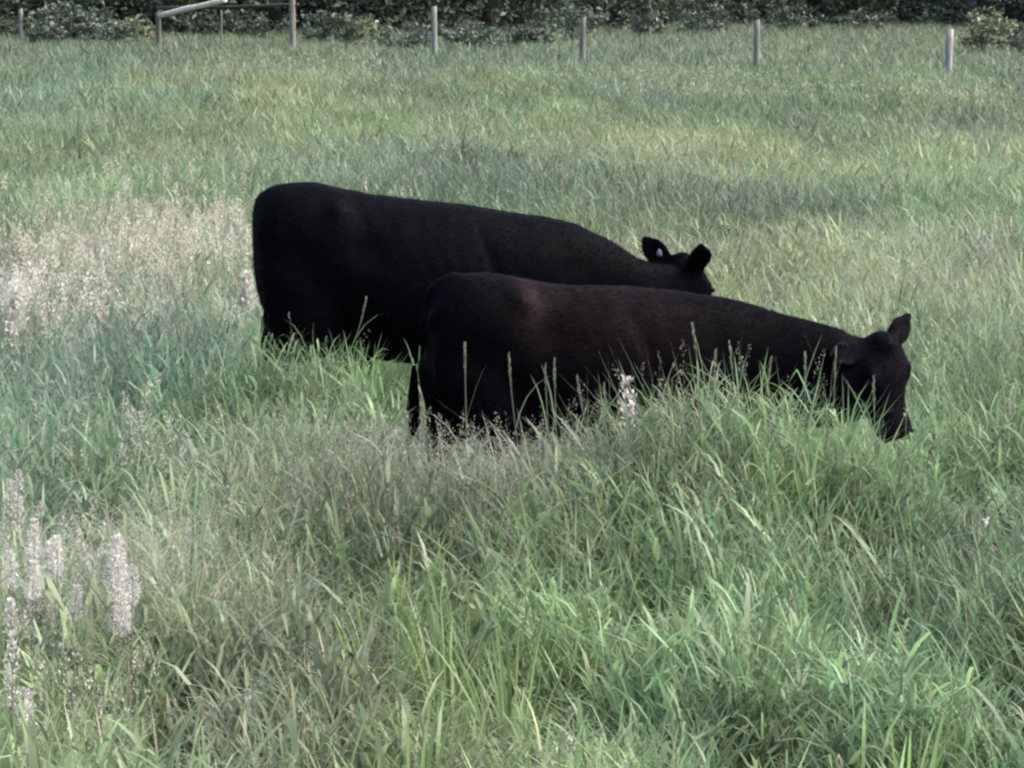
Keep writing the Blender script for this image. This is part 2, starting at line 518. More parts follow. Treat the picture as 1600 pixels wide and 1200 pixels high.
# ---- rear cow: big, heading right and a little away, head down and turned away
def build_rear_cow():
    X0, Y0, yaw = -.52, 15.0, R(7)
    root = empty('cow', (X0, Y0, tz(X0, Y0)), 'large jet black cow grazing behind the smaller one, high rounded rump on the left', 'cow', yaw)
    root['group'] = 'black cattle grazing in the long grass'
    P = Parts()
    P.add(trunk_rings([
        (-.83, 0, 1.10, .84, .07, .5), (-.81, 0, 1.19, .74, .16, .5), (-.77, 0, 1.285, .64, .225, .5), (-.69, 0, 1.318, .56, .275, .5),
        (-.52, 0, 1.322, .50, .315, .58), (-.38, 0, 1.293, .46, .335, .60), (-.20, 0, 1.262, .40, .355, .48), (.02, 0, 1.235, .375, .375, .45),
        (.25, 0, 1.205, .38, .37, .45), (.45, 0, 1.175, .41, .335, .45), (.62, 0, 1.145, .44, .29, .46), (.76, 0, 1.10, .47, .25, .48),
        (.88, 0, 1.02, .52, .19, .5), (.97, 0, .93, .58, .11, .5)]))
    # neck to the poll
    poll = (1.46, .18, .862)
    nk = spline([(.58, 0, .90), (.78, .01, .86), (1.00, .05, .785), (1.20, .10, .728), (1.44, .17, .712)], 4)
    rr = spline([(.26, .26), (.25, .235), (.220, .175), (.175, .135), (.135, .105)], 4)
    P.add(tube(nk, [(b, a) for a, b in rr], n=18))
    muz = (.42, .40, -.82); fore = (.5, .6, .6)
    ears = [(.45, 1.10, .12, .225, (-.2, -1, .1)), (.48, .85, .0, .195, (.1, -1, .15))]
    eyes, f, u, l = head_parts(P, poll, muz, fore, .52, 1.02, ears, .95, 1.6)
    k = 1.0
    cow_legs(P,
             [(-.56, .17, .90), (-.57, -.17, .90)], [(-.52, .19, .62), (-.57, -.19, .60)], [(-.70, .18, .45), (-.76, -.17, .45)], [(-.66, .18, .12), (-.72, -.17, .12)],
             [(.62, .16, .78), (.62, -.16, .78)], [(.54, .18, .60), (.60, -.18, .60)], [(.56, .17, .34), (.68, -.17, .34)], [(.52, .17, .12), (.66, -.17, .12)], 1.05)
    # hook bones, tail head, shoulder blades, dewlap
    for s in (1, -1):
        P.add(tube([(-.50, s * .20, 1.17), (-.40, s * .235, 1.185), (-.30, s * .22, 1.14)], [.03, .045, .03]))
        P.add(tube([(.60, s * .22, .72), (.62, s * .20, .92), (.60, s * .10, 1.10)], [(.07, .09), (.08, .12), (.04, .07)]))
        P.add(tube([(-.60, s * .17, 1.05), (-.61, s * .19, .82), (-.60, s * .18, .56), (-.62, s * .17, .42)], [(.10, .18), (.13, .20), (.10, .17), (.05, .09)]))
    P.add(tube(spline([(-.70, 0, 1.27), (-.79, 0, 1.21), (-.80, -.02, 1.02), (-.785, -.03, .80), (-.76, -.03, .62)], 5), list(spline([[.06], [.045], [.03], [.025], [.022]], 5)[:, 0])))
    P.add(tube([(-.44, 0, .46), (-.34, 0, .40), (-.22, 0, .42)], [.10, .14, .10]))    # udder
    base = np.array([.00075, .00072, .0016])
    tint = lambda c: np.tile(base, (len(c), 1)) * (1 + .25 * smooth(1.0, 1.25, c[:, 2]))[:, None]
    hv = [((-.64, .18, 0), 0), ((-.70, -.17, 0), 0), ((.54, .17, 0), 0), ((.68, -.17, 0), 0)]
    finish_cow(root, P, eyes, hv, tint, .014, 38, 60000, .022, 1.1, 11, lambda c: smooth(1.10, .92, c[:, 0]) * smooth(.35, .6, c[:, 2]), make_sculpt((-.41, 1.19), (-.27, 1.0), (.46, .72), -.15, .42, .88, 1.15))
    nostrils(root, poll, f, u, l, .52, 1.02)
    # tail switch
    g = np.random.default_rng(5)
    strands(root, (-.76, -.03, .64), .30, .02, 260, g, base)
    # tag hanging in the far ear
    e0 = np.array(poll) + f * .06 * .52 + l * .085
    d = l * ears[0][0] - f * ears[0][1] + u * ears[0][2]; d /= np.linalg.norm(d)
    c = e0 + d * .105
    tag = Parts()
    w = np.cross(d, [0, 0, 1.]); w /= np.linalg.norm(w)
    toc = np.array([.55 * 0 - .05, -1, .1]); toc /= np.linalg.norm(toc)
    sx = np.cross([0, 0, 1.], toc); sx /= np.linalg.norm(sx); uz = np.cross(toc, sx)
    prof = [(a * .75, b * .7) for a, b in ((-.019, -.030), (.019, -.030), (.021, -.012), (.014, .016), (.007, .027), (-.007, .027), (-.014, .016), (-.021, -.012))]
    front = [c + toc * .036 + sx * a + uz * b for a, b in prof]
    back = [c + toc * .032 + sx * a + uz * b for a, b in prof]
    v, q, t = loft([np.array(back), np.array(front)])
    o = link('ear_tag', np_mesh('ear_tag', v, q, t), M_TAG, root)
    o['label'] = 'small pale tag in the far ear'

def strands(root, top, length, spread, n, g, col):
    top = np.array(top, float)
    r0 = g.normal(0, .0035, (n, 3)); r0[:, 2] = g.uniform(-.03, .08, n)
    mid = r0 + g.normal(0, spread * .5, (n, 3)) * [1, 1, 0] + [0, 0, -length * .5]
    mid[:, :2] += r0[:, :2] * 1.5
    end = mid * [.75, .75, 1] + [0, 0, -length * .5] + g.normal(0, .012, (n, 3))
    w = .004; s = np.stack([np.cos(g.random(n) * 6.3), np.sin(g.random(n) * 6.3), np.zeros(n)], -1) * w
    v = np.stack([r0 - s, r0 + s, mid + s, mid - s, end], 1) + top
    i = np.arange(n)[:, None] * 5
    q = i + np.array([[0, 1, 2, 3]]); t = i + np.array([[3, 2, 4]])
    me = np_mesh('tail_switch', v.reshape(-1, 3), q, t, color=np.repeat(col * g.uniform(.6, 1.5, (n, 1)), 5, 0))
    return link('tail_switch', me, M_COAT, root)

# ---- near cow: a smaller yearling, brownish along the back, face turned to the camera
def build_near_cow():
    X0, Y0, yaw = .22, 12.2, R(9)
    root = empty('cow', (X0, Y0, tz(X0, Y0)), 'smaller black young cow in front with rusty brown back, head down at the right', 'cow', yaw)
    root['group'] = 'black cattle grazing in the long grass'
    P = Parts()
    P.add(trunk_rings([
        (-.585, 0, .95, .74, .05, .5), (-.57, 0, 1.03, .68, .12, .5), (-.53, 0, 1.085, .60, .185, .52), (-.45, 0, 1.128, .55, .225, .55),
        (-.34, 0, 1.132, .48, .245, .62), (-.22, 0, 1.115, .44, .255, .62), (-.08, 0, 1.085, .40, .265, .50), (.10, 0, 1.072, .385, .285, .46),
        (.28, 0, 1.065, .385, .285, .46), (.45, 0, 1.050, .40, .260, .47), (.58, 0, 1.030, .43, .225, .48), (.70, 0, .985, .48, .180, .5),
        (.80, 0, .92, .56, .13, .5), (.86, 0, .84, .61, .07, .5)]))
    poll = (1.335, -.135, .825)
    nk = spline([(.48, 0, .79), (.66, -.01, .77), (.86, -.03, .715), (1.06, -.065, .675), (1.22, -.10, .668), (1.31, -.125, .69)], 4)
    rr = spline([(.24, .21), (.25, .19), (.248, .155), (.232, .138), (.205, .122), (.16, .105)], 4)
    P.add(tube(nk, [(b, a) for a, b in rr], n=18))
    # world heading of the face about (.72,-.69); turned back into the cow's own frame
    h = Matrix.Rotation(-yaw, 3, 'Z') @ Vector((.62, -.78, 0))
    hm = Matrix.Rotation(-yaw, 3, 'Z') @ Vector((.24, -.10, 0))
    muz = (hm.x, hm.y, -.965); fore = (h.x, h.y, .20)
    ears = [(1.0, .62, .05, .18, (.2, -1, 0)), (.95, .05, -.15, .15, (.45, -.6, .5))]
    eyes, f, u, l = head_parts(P, poll, muz, fore, .43, 1.15, ears, .72, .9)
    cow_legs(P,
             [(-.42, .13, .74), (-.40, -.13, .74)], [(-.44, .15, .54), (-.30, -.15, .52)], [(-.52, .14, .36), (-.30, -.13, .36)], [(-.48, .14, .11), (-.24, -.13, .11)],
             [(.52, .12, .68), (.52, -.12, .68)], [(.46, .14, .54), (.48, -.14, .54)], [(.44, .13, .32), (.54, -.13, .32)], [(.40, .13, .11), (.54, -.13, .11)], .84)
    for s in (1, -1):
        P.add(tube([(-.32, s * .15, 1.01), (-.21, s * .190, 1.02), (-.12, s * .165, .97)], [.025, .040, .02]))
        P.add(tube([(.48, s * .17, .64), (.52, s * .165, .80), (.54, s * .08, .985)], [(.05, .07), (.06, .10), (.03, .06)]))
        P.add(tube([(-.44, s * .12, .90), (-.43, s * .145, .70), (-.40, s * .14, .50)], [(.08, .14), (.10, .16), (.07, .12)]))
        P.add(tube([(-.55, s * .05, .98), (-.57, s * .085, .95), (-.55, s * .09, .90)], [.03, .045, .03]))
    P.add(tube(spline([(-.46, 0, 1.10), (-.565, 0, 1.055), (-.605, .01, .93), (-.63, .02, .78), (-.64, .02, .64)], 5), list(spline([[.05], [.036], [.022], [.017], [.014]], 5)[:, 0])))
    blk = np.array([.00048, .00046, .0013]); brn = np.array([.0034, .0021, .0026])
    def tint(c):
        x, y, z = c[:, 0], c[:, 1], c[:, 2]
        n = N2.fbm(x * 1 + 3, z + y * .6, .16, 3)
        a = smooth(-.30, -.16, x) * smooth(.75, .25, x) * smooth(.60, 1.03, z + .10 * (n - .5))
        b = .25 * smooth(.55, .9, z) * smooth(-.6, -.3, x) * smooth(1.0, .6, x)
        # rusty sheen in front of the hip: a highlight painted into the brown coat
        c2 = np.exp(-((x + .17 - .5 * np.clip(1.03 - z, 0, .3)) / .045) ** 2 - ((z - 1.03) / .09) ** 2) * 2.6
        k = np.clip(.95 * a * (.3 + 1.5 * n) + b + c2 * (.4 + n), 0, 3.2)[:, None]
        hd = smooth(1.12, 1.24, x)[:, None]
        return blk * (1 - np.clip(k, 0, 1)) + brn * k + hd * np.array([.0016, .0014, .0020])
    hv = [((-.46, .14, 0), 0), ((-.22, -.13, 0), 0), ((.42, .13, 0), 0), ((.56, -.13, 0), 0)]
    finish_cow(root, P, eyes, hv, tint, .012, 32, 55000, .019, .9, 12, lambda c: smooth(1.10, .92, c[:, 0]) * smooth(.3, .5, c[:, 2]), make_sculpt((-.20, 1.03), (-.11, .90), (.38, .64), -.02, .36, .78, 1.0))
    nostrils(root, poll, f, u, l, .43, 1.15)
    strands(root, (-.64, .02, .66), .24, .006, 200, np.random.default_rng(6), blk)
    ear_fringe(root, *EARS[-1])
build_rear_cow()
build_near_cow()

# ------------------------------------------------------------------ fence posts and the timber rails
FA, FB = Vector(((38 - 800) / F_PX * 94, 94)), Vector(((1478 - 800) / F_PX * 66, 66))
def fence_point(px):
    # where the pixel column meets the fence line
    s = (px - 800) / F_PX
    d = FB - FA
    k = (s * FA.y - FA.x) / (d.x - s * d.y)
    p = FA + d * k
    return p

def post_mesh(name, h, r0, r1, col, seed, lean=(0, 0), slope=.02, n=10):
    g = np.random.default_rng(seed)
    a = np.arange(n) * 2 * math.pi / n
    wob = 1 + g.normal(0, .07, n)
    rings = []
    for k, t in enumerate(np.linspace(0, 1, 8)):
        r = (r0 * (1 - t) + r1 * t) * wob * (1 + g.normal(0, .02, n))
        x = np.cos(a) * r + lean[0] * t + g.normal(0, .004); y = np.sin(a) * r + lean[1] * t
        z = np.full(n, -.25 + t * (h + .25)) + (np.cos(a) * slope if k == 7 else 0)
        rings.append(np.stack([x, y, z], -1))
    v, q, t = loft(rings)
    me = np_mesh(name, v, q, t, smooth_shade=False)
    set_tint(me, lambda c: np.tile(col, (len(c), 1)))
    return me

GREY = np.array([.11, .115, .105]); PALE = np.array([.155, .155, .15]); BRN = np.array([.070, .064, .058]); WARM = np.array([.105, .10, .09])
posts = [  # photo column, height, radius, colour, lean, label
    (38, 1.18, .08, GREY * 1.1, (.02, 0), 'short grey fence post before the dark hedge, leftmost of all posts'),
    (680, 1.45, .08, GREY * 1.25, (-.02, 0), 'slim pale grey fence post next on the right after the timber rails'),
    (909, 1.25, .085, GREY * .75, (.03, 0), 'dull grey fence post in line above the middle of the big cow'),
    (1180, 1.30, .085, GREY * .85, (-.01, 0), 'grey fence post second from the right with open grass behind'),
    (1478, 1.22, .09, PALE * 1.15, (.01, 0), 'whitish fence post at the far right beside a round shrub'),
]
for i, (px, h, r, c, ln, lab) in enumerate(posts):
    p = fence_point(px)
    me = post_mesh('fence_post', h, r, r * .9, c, 20 + i, ln)
    o = link('fence_post', me, M_WOOD, label=lab, category='post', group='fence posts along the far side of the field')
    o.location = (p.x, p.y, tz(p.x, p.y))

def build_rails():
    a, b = fence_point(252), fence_point(460)
    za, zb = tz(a.x, a.y), tz(b.x, b.y)
    root = empty('rail_fence', (a.x, a.y, za), 'weathered timber rail section with two posts and a pale slanting pole', 'fence')
    me = post_mesh('post', at(252, 18, a.y).z - za, .085, .08, BRN * 1.1, 41, (0, 0)); o = link('post', me, M_WOOD, root); o.location = (0, 0, 0)
    rel = Vector((b.x - a.x, b.y - a.y, zb - za))
    me = post_mesh('post', 2.45, .10, .09, WARM, 42, (-.03, 0)); o = link('post', me, M_WOOD, root); o.location = rel
    def pole(name, p0, p1, r, col, seed, sag=0):
        g = np.random.default_rng(seed)
        p0 = np.array(p0); p1 = np.array(p1)
        ts = np.linspace(0, 1, 8)
        pts = [p0 * (1 - t) + p1 * t + np.array([0, 0, -sag * 4 * t * (1 - t) + g.normal(0, .008)]) for t in ts]
        v, q, t = tube(pts, [r * g.uniform(.9, 1.1) for _ in ts], n=9)
        me = np_mesh(name, v, q, t); set_tint(me, lambda c: np.tile(col, (len(c), 1)))
        return link(name, me, M_WOOD, root)
    org = Vector((a.x, a.y, za))
    def P(px, py, dy=0.0):
        s = (px - 252) / (460 - 252)
        Y = a.y + (b.y - a.y) * s + dy
        return tuple(at(px, py, Y) - org)
    o = pole('pole', P(250, 24, -.14), P(352, 0, -.14), .085, np.array([.40, .37, .31]), 51); o['label'] = 'pale barkless pole slanting upward'
    o = pole('rail', P(246, 12, .13), P(466, 7, .13), .05, BRN * .55, 52, .03); o['label'] = 'dark horizontal top rail'
    me = post_mesh('stake', .95, .035, .03, WARM * .9, 53); o = link('stake', me, M_WOOD, root)
    q = P(346, 44, .3); o.location = (q[0], q[1], at(346, 44, a.y).z - za - .4)
build_rails()

# ------------------------------------------------------------------ trees and shrubs
def leaves(g, centres, radii, per, size, cols, ellip=(1, 1, .8)):
    """clusters of leaf-sized diamonds round each centre"""
    centres = np.asarray(centres); n = len(centres)
    idx = np.repeat(np.arange(n), per); m = len(idx)
    d = g.normal(0, 1, (m, 3)); d /= np.linalg.norm(d, axis=1)[:, None]
    rad = radii[idx] * g.random(m) ** .45
    p = centres[idx] + d * rad[:, None] * np.array(ellip)
    a = g.normal(0, 1, (m, 3)) * [1, 1, .6]; a /= np.linalg.norm(a, axis=1)[:, None]
    nrm = g.normal(0, 1, (m, 3)) + [0, 0, .9]
    b = np.cross(nrm, a); b /= np.linalg.norm(b, axis=1)[:, None] + 1e-9
    s = (size * g.uniform(.6, 1.4, m))[:, None]
    v = np.stack([p - a * s, p + b * s * .45, p + a * s, p - b * s * .45], 1)
    v[:, 2, 2] -= s[:, 0] * .35; v[:, 0, 2] -= s[:, 0] * .2
    q = np.arange(m)[:, None] * 4 + np.array([[0, 1, 2, 3]])
    ci = g.integers(0, len(cols), n)[idx]
    c = np.asarray(cols)[ci] * g.uniform(.65, 1.4, (m, 1))
    return v.reshape(-1, 3), q, np.repeat(c, 4, axis=0)

def branchy(P, g, base, h, r, n_limb, spread, low):
    top = np.array(base) + [g.normal(0, .3), g.normal(0, .3), h]
    mid = (np.array(base) + top) / 2 + [g.normal(0, .25), g.normal(0, .2), 0]
    P.add(tube(spline([base, mid, top], 5), list(np.linspace(r, r * .2, 11)), n=9))
    for k in range(n_limb):
        t = g.uniform(low, .85)
        s = np.array(base) * (1 - t) + top * t
        az = g.random() * 6.28
        L = spread * g.uniform(.6, 1.1)
        e = s + [math.cos(az) * L, math.sin(az) * L, L * g.uniform(-.15, .6)]
        m = (s + e) / 2 + [0, 0, L * .15]
        P.add(tube(spline([s, m, e], 3), list(np.linspace(r * .4 * (1 - t * .5), .015, 7)), n=6))

DARKG = [(.014, .022, .014), (.020, .032, .020), (.032, .048, .030), (.052, .072, .050)]
MIDG = [(.030, .044, .028), (.045, .062, .040), (.065, .085, .058), (.09, .11, .08)]
OLIVE = [(.075, .09, .05), (.11, .125, .07), (.14, .15, .095)]
GREYG = [(.038, .055, .040), (.058, .078, .056), (.078, .10, .074)]

def tree(x, y, h, rad, low, pal, seed, label, clusters=120, per=44, size=.14):
    g = np.random.default_rng(seed)
    z = tz(x, y)
    root = empty('tree', (x, y, z), label, 'tree', group='dark trees behind the field')
    P = Parts(); branchy(P, g, (0, 0, -.2), h * .9, .16 + h * .012, 9, rad * .9, .12)
    me = P.mesh('trunk'); set_tint(me, lambda c: np.tile(BRN * .35, (len(c), 1)))
    link('trunk', me, M_BARK, root)
    # crown: hangs low on the field side, clusters biased to the outside
    d = g.normal(0, 1, (clusters, 3)); d /= np.linalg.norm(d, axis=1)[:, None]
    rr = g.random(clusters) ** .4
    c = d * rr[:, None] * np.array([rad, rad, (h - low) / 2])
    c[:, 2] += (h + low) / 2
    ang = np.arctan2(c[:, 1], c[:, 0])
    c[:, :2] *= (1 + .25 * np.sin(ang * 3 + seed))[:, None]
    k = clusters // 2     # a skirt of drooping boughs
    a2 = g.random(k) * 6.28; r2 = rad * g.uniform(.5, 1.05, k)
    sk = np.stack([np.cos(a2) * r2, np.sin(a2) * r2, g.uniform(.15, low + 1.4, k)], -1)
    c = np.concatenate([c, sk])
    v, q, col = leaves(g, c, g.uniform(.45, .95, len(c)), per, size, pal)
    link('crown', np_mesh('crown', v, q, color=col), M_LEAF, root)

def shrub(x, y, h, rad, pal, seed, label, clusters=26, per=34, size=.075, name='shrub'):
    g = np.random.default_rng(seed)
    z = tz(x, y)
    root = empty(name, (x, y, z), label, 'shrub', group='shrubs along the field edge')
    P = Parts()
    for k in range(6):
        az = g.random() * 6.28; L = rad * g.uniform(.3, .8)
        e = (math.cos(az) * L, math.sin(az) * L, h * g.uniform(.6, .95))
        P.add(tube(spline([(g.normal(0, .04), g.normal(0, .04), -.1), (e[0] * .35, e[1] * .35, e[2] * .5), e], 3), list(np.linspace(.02, .006, 7)), n=6))
    me = P.mesh('stems'); set_tint(me, lambda c: np.tile(BRN * .9, (len(c), 1)))
    link('stem', me, M_BARK, root)
    d = g.normal(0, 1, (clusters, 3)); d /= np.linalg.norm(d, axis=1)[:, None]
    c = d * (g.random(clusters) ** .4)[:, None] * np.array([rad, rad * .9, h * .45]); c[:, 2] += h * .5
    v, q, col = leaves(g, c, g.uniform(.14, .30, clusters) * max(1, h * .8), per, size, pal)
    link('foliage', np_mesh('foliage', v, q, color=col), M_LEAF, root)

def X_at(px, Y): return (px - 800) / F_PX * Y
TREES = [  # photo column, distance, height, radius, lowest leaves, palette, words
    (-60, 90, 8, 3.4, .3, DARKG, 'dark leafy tree at the left picture edge behind the short post'),
    (120, 91, 9, 3.3, .2, DARKG, 'dark dense tree between the short left post and the timber rails'),
    (290, 93, 8, 3.0, .5, DARKG, 'dark tree right behind the slanting pale pole'),
    (430, 95, 10, 3.5, .7, DARKG, 'dark tree behind the taller timber post'),
    (590, 97, 9, 3.4, .9, DARKG, 'shadowy tree rising between timber rails and slim pale post'),
    (760, 101, 10, 3.6, .8, DARKG, 'blackish tree just right of the slim pale post'),
    (930, 106, 9, 3.6, .6, DARKG, 'dark green tree behind the dull grey middle post'),
    (1090, 112, 10, 3.8, .5, MIDG, 'medium green tree left of the second post from the right'),
    (1260, 116, 9, 3.6, .5, MIDG, 'medium green tree between the two rightmost posts'),
    (1410, 114, 11, 3.8, .4, DARKG, 'very dark tree just left of the whitish post'),
    (1570, 110, 10, 3.8, .3, DARKG, 'very dark tree behind the round shrub at right'),
    (1720, 108, 9, 3.5, .3, DARKG, 'dark tree at the right picture edge'),
]
for i, (px, Y, h, r, lo, pal, lab) in enumerate(TREES):
    Y += 11 if px < 600 else 6
    tree(X_at(px, Y), Y, h, r, lo, pal, 100 + i, lab)
# a wood closes the view behind the first trees (one mass of foliage)
def wood():
    g = np.random.default_rng(77)
    n = 1100
    y = g.uniform(122, 160, n); x = g.uniform(-.30, .30, n) * y
    z = terrain(x, y) + g.uniform(.1, 9, n) ** 1.0
    c = np.stack([x, y, z], -1)
    v, q, col = leaves(g, c, g.uniform(.9, 1.7, n), 42, .30, DARKG[:3])
    link('woodland', np_mesh('woodland', v, q, color=col), M_LEAF, kind='stuff', label='deep dark woodland closing the view behind the trees', category='woodland')
wood()
SHRUBS = [  # column, distance, height, radius, palette, words
    (2, 87.5, 1.2, .8, MIDG, 'low green bush at the foot of the leftmost post'),
    (95, 86, 1.5, 1.1, GREYG, 'grey green leafy bush right of the short left post'),
    (150, 85.5, 1.3, .9, GREYG, 'grey leafy bush in the middle of the left hedge'),
    (212, 84, .95, .9, OLIVE, 'yellowish green bush just left of the timber rails'),
    (330, 86, 1.2, 1.1, DARKG, 'dark bush seen under the slanting pole'),
    (400, 85, 1.1, .9, DARKG, 'dark bush under the horizontal rail by the tall timber post'),
    (505, 82, 1.2, .8, GREYG, 'grey bush just right of the tall timber post'),
    (560, 82, 1.1, .8, OLIVE, 'olive brown bush midway between timber rails and slim pale post'),
    (640, 80, 1.0, .9, GREYG, 'grey green bush left of the slim pale post'),
    (735, 80, 1.0, 1.0, GREYG, 'soft grey green bush right of the slim pale post'),
    (830, 84, 1.0, .8, MIDG, 'green bush left of the dull middle post'),
    (905, 88, 1.4, .8, GREYG, 'pale leaved bush topping the dull middle post'),
    (1000, 96, 1.1, 1.0, MIDG, 'green bush at the wood edge right of the middle post'),
    (1100, 100, 1.1, 1.1, GREYG, 'grey green bush at the wood edge left of the second post from right'),
    (1240, 104, 1.1, 1.2, MIDG, 'green bush at the wood edge right of the second post from right'),
    (1340, 103, 1.1, 1.1, MIDG, 'small green bush at the wood edge left of the whitish post'),
    (1528, 76, 1.5, .8, OLIVE, 'round olive shrub standing alone right of the whitish post'),
    (66, 81, .95, .8, MIDG, 'low weedy bush spilling forward just right of the short left post'),
    (178, 81.5, .9, .9, GREYG, 'low grey green bush spilling into the field before the yellowish one'),
    (1590, 78, 1.0, .8, GREYG, 'pale grass green bush at the right picture edge'),
]
for i, (px, Y, h, r, pal, lab) in enumerate(SHRUBS):
    Y += 8 if px < 230 else (12 if px < 450 else (8 if px < 620 else 4))
    shrub(X_at(px, Y), Y, h, r, pal, 300 + i, lab)

# ------------------------------------------------------------------ meadow
def g2(x, y, cx, cy, rx, ry): return np.exp(-((x - cx) / rx) ** 2 - ((y - cy) / ry) ** 2)

def grass_height(x, y):
    h = .52 + .22 * (N2.fbm(x, y, 2.6) - .5) + .26 * (N3.fbm(x, y, .8, 2) - .5)
    h = h + .20 * (N4.fbm(x + 3, y * .45, 1.7, 2) - .5) * smooth(14, 24, y)
    # taller bank in front of the near cow's belly and neck
    h += .31 * g2(x, y, 1.05, 11.25, .60, .42)
    h -= .05 * g2(x, y, -.1, 11.4, .35, .6)
    h -= .26 * g2(x, y, -.50, 13.6, .32, .9)
    h -= .14 * g2(x, y, 1.70, 11.5, .24, .8)
    h += .03 * g2(x, y, -1.15, 14.15, .45, .35)
    # hollows in the foreground
    for cx, cy_, rx, ry, a in HOLLOWS: h -= a * g2(x, y, cx, cy_, rx, ry)
    # trodden under the cattle
    for cx, cy_, yw, L, W in ((-.50, 15.0, R(7), 1.0, .42), (.25, 12.2, R(9), .85, .36)):
        c, s = math.cos(yw), math.sin(yw)
        lx = (x - cx) * c + (y - cy_) * s; ly = -(x - cx) * s + (y - cy_) * c
        inside = smooth(1.15, .85, np.maximum(np.abs(lx) / L, np.abs(ly) / W))
        h = h * (1 - inside) + np.minimum(h, .30) * inside
    h = np.where(y > 62, h * (1 - .25 * smooth(66, 76, y)), h)
    return np.clip(h, .08, .98)
HOLLOWS = [(.17, 8.30, .26, .62, .62), (-.05, 8.55, .16, .45, .42), (.69, 7.45, .30, .60, .55), (-.34, 6.95, .30, .5, .45), (1.25, 7.0, .28, .55, .48), (-.98, 7.7, .26, .55, .48), (-1.4, 13.2, .45, .8, .34), (.42, 9.5, .25, .5, .34), (1.15, 9.2, .24, .55, .36), (-.55, 9.6, .24, .5, .30), (-1.6, 10.6, .3, .7, .32), (2.0, 12.0, .4, .9, .34), (1.5, 8.3, .2, .5, .36), (-.2, 10.2, .25, .45, .26)]

C_GRN = np.array([.112, .178, .084]); C_BLU = np.array([.098, .158, .102]); C_YEL = np.array([.182, .226, .106])
C_BEI = np.array([.240, .232, .190]); C_LIM = np.array([.145, .212, .082]); C_DRK = np.array([.052, .080, .045]); C_PNK = np.array([.44, .43, .38])
def grass_color(x, y, g):
    n = len(x)
    a = N1.fbm(x + 40, y * .24, 2.4)[:, None]; b = N4.fbm(x, y * .2 + 9, 3.0)[:, None]; c = N3.fbm(x * 1.2 - 7, y, 1.1, 2)[:, None]
    col = C_GRN * (1 - smooth(.45, .72, a)) + C_BLU * smooth(.45, .72, a)
    ky = smooth(.50, .74, b) * .8
    ky = np.clip(ky + (.95 * g2(x, y, 2.0, 20.5, 1.2, 3.5) + .7 * g2(x, y, 7.5, 38, 2.2, 6) + .45 * g2(x, y, -3, 45, 5, 12) + .3 * g2(x, y, 2.0, 27, 2, 4))[:, None], 0, 1)
    col = col * (1 - ky) + C_YEL * ky
    kb = np.clip(.9 * g2(x, y, -2.7, 21.5, 1.1, 4.0) + .5 * g2(x, y, -.5, 11.2, 1.1, .7) + .45 * g2(x, y, -1.2, 9.2, .5, .9)  + .22 * g2(x, y, 2.6, 21, 1.8, 5), 0, .8)[:, None] * .75
    kb = np.clip(kb + .35 * smooth(.6, .8, c), 0, .85)
    col = col * (1 - kb) + C_BEI * kb
    kd = (.95 * g2(x, y, -.1, 31, 1.7, 5) + .75 * g2(x, y, 2.6, 27, 1.2, 3) + .5 * g2(x, y, -2.2, 29, .9, 3) + .5 * g2(x, y, 5, 48, 2.2, 6) + .45 * g2(x, y, 1.9, 10.6, .5, 1.6))[:, None]
    kd = np.clip(kd, 0, .8)
    col = col * (1 - kd) + C_BLU * .62 * kd
    kl = np.clip(.5 * g2(x, y, -.25, 7.1, .38, .7) + .6 * g2(x, y, .95, 6.3, .3, .4) + .5 * g2(x, y, -1.2, 6.1, .3, .4), 0, .9)[:, None]
    col = col * (1 - kl) + C_LIM * kl
    col = col * (.40 + 1.2 * N2.fbm(x * 1.1 + 13, y * .30, .9, 3))[:, None]
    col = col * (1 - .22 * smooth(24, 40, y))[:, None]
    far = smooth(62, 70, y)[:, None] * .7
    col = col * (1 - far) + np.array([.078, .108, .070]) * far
    return col

def blade_mesh(base, az, L, th0, curl, w, S, col, kink=None, g=rng):
    """vectorised grass blades. th0: lean from vertical at the root, curl: extra lean at the tip"""
    n = len(base)
    ts = np.linspace(0, 1, S + 1)
    p = base.copy()
    pts = [p.copy()]
    h = np.stack([np.cos(az), np.sin(az), np.zeros(n)], -1)
    for k in range(S):
        tm = (ts[k] + ts[k + 1]) / 2
        th = th0 + curl * tm ** 1.6
        if kink is not None: th = th + kink * (tm > .55)
        d = h * np.sin(th)[:, None]; d[:, 2] = np.cos(th)
        p = p + d * (L / S)[:, None]
        pts.append(p.copy())
    tw = az + math.pi / 2 + g.normal(0, .7, n)
    sd_ = np.stack([np.cos(tw), np.sin(tw), np.zeros(n)], -1)
    V = []
    for k in range(S):
        wk = w * (.75 + .5 * ts[k] - 1.1 * ts[k] ** 2.2)
        V.append(pts[k] - sd_ * wk[:, None] * .5); V.append(pts[k] + sd_ * wk[:, None] * .5)
    V.append(pts[S])
    V = np.stack(V, 1); m = 2 * S + 1
    i = np.arange(n)[:, None] * m
    q = np.concatenate([i + np.array([[2 * k, 2 * k + 1, 2 * k + 3, 2 * k + 2]]) for k in range(S - 1)]) if S > 1 else np.zeros((0, 4), int)
    t = i + np.array([[2 * S - 2, 2 * S - 1, 2 * S]])
    return V.reshape(-1, 3), q, t, np.repeat(col, m, axis=0)

def wedge(n, y0, y1, g, side=.225, pad=.5):
    # uniform over the visible wedge of ground
    out_x = []; out_y = []; need = n
    while need > 0:
        y = np.sqrt(g.uniform(y0 * y0, y1 * y1, need * 2)); x = g.uniform(-1, 1, need * 2) * (side * y1 + pad)
        k = np.abs(x) < side * y + pad
        # radial sampling already gives density ~ y: thin back to uniform
        k &= g.random(need * 2) < y0 / y + (1 - y0 / y) * (y0 / y1 + .5)
        out_x.append(x[k]); out_y.append(y[k]); need = n - sum(map(len, out_x))
    return np.concatenate(out_x)[:n], np.concatenate(out_y)[:n]

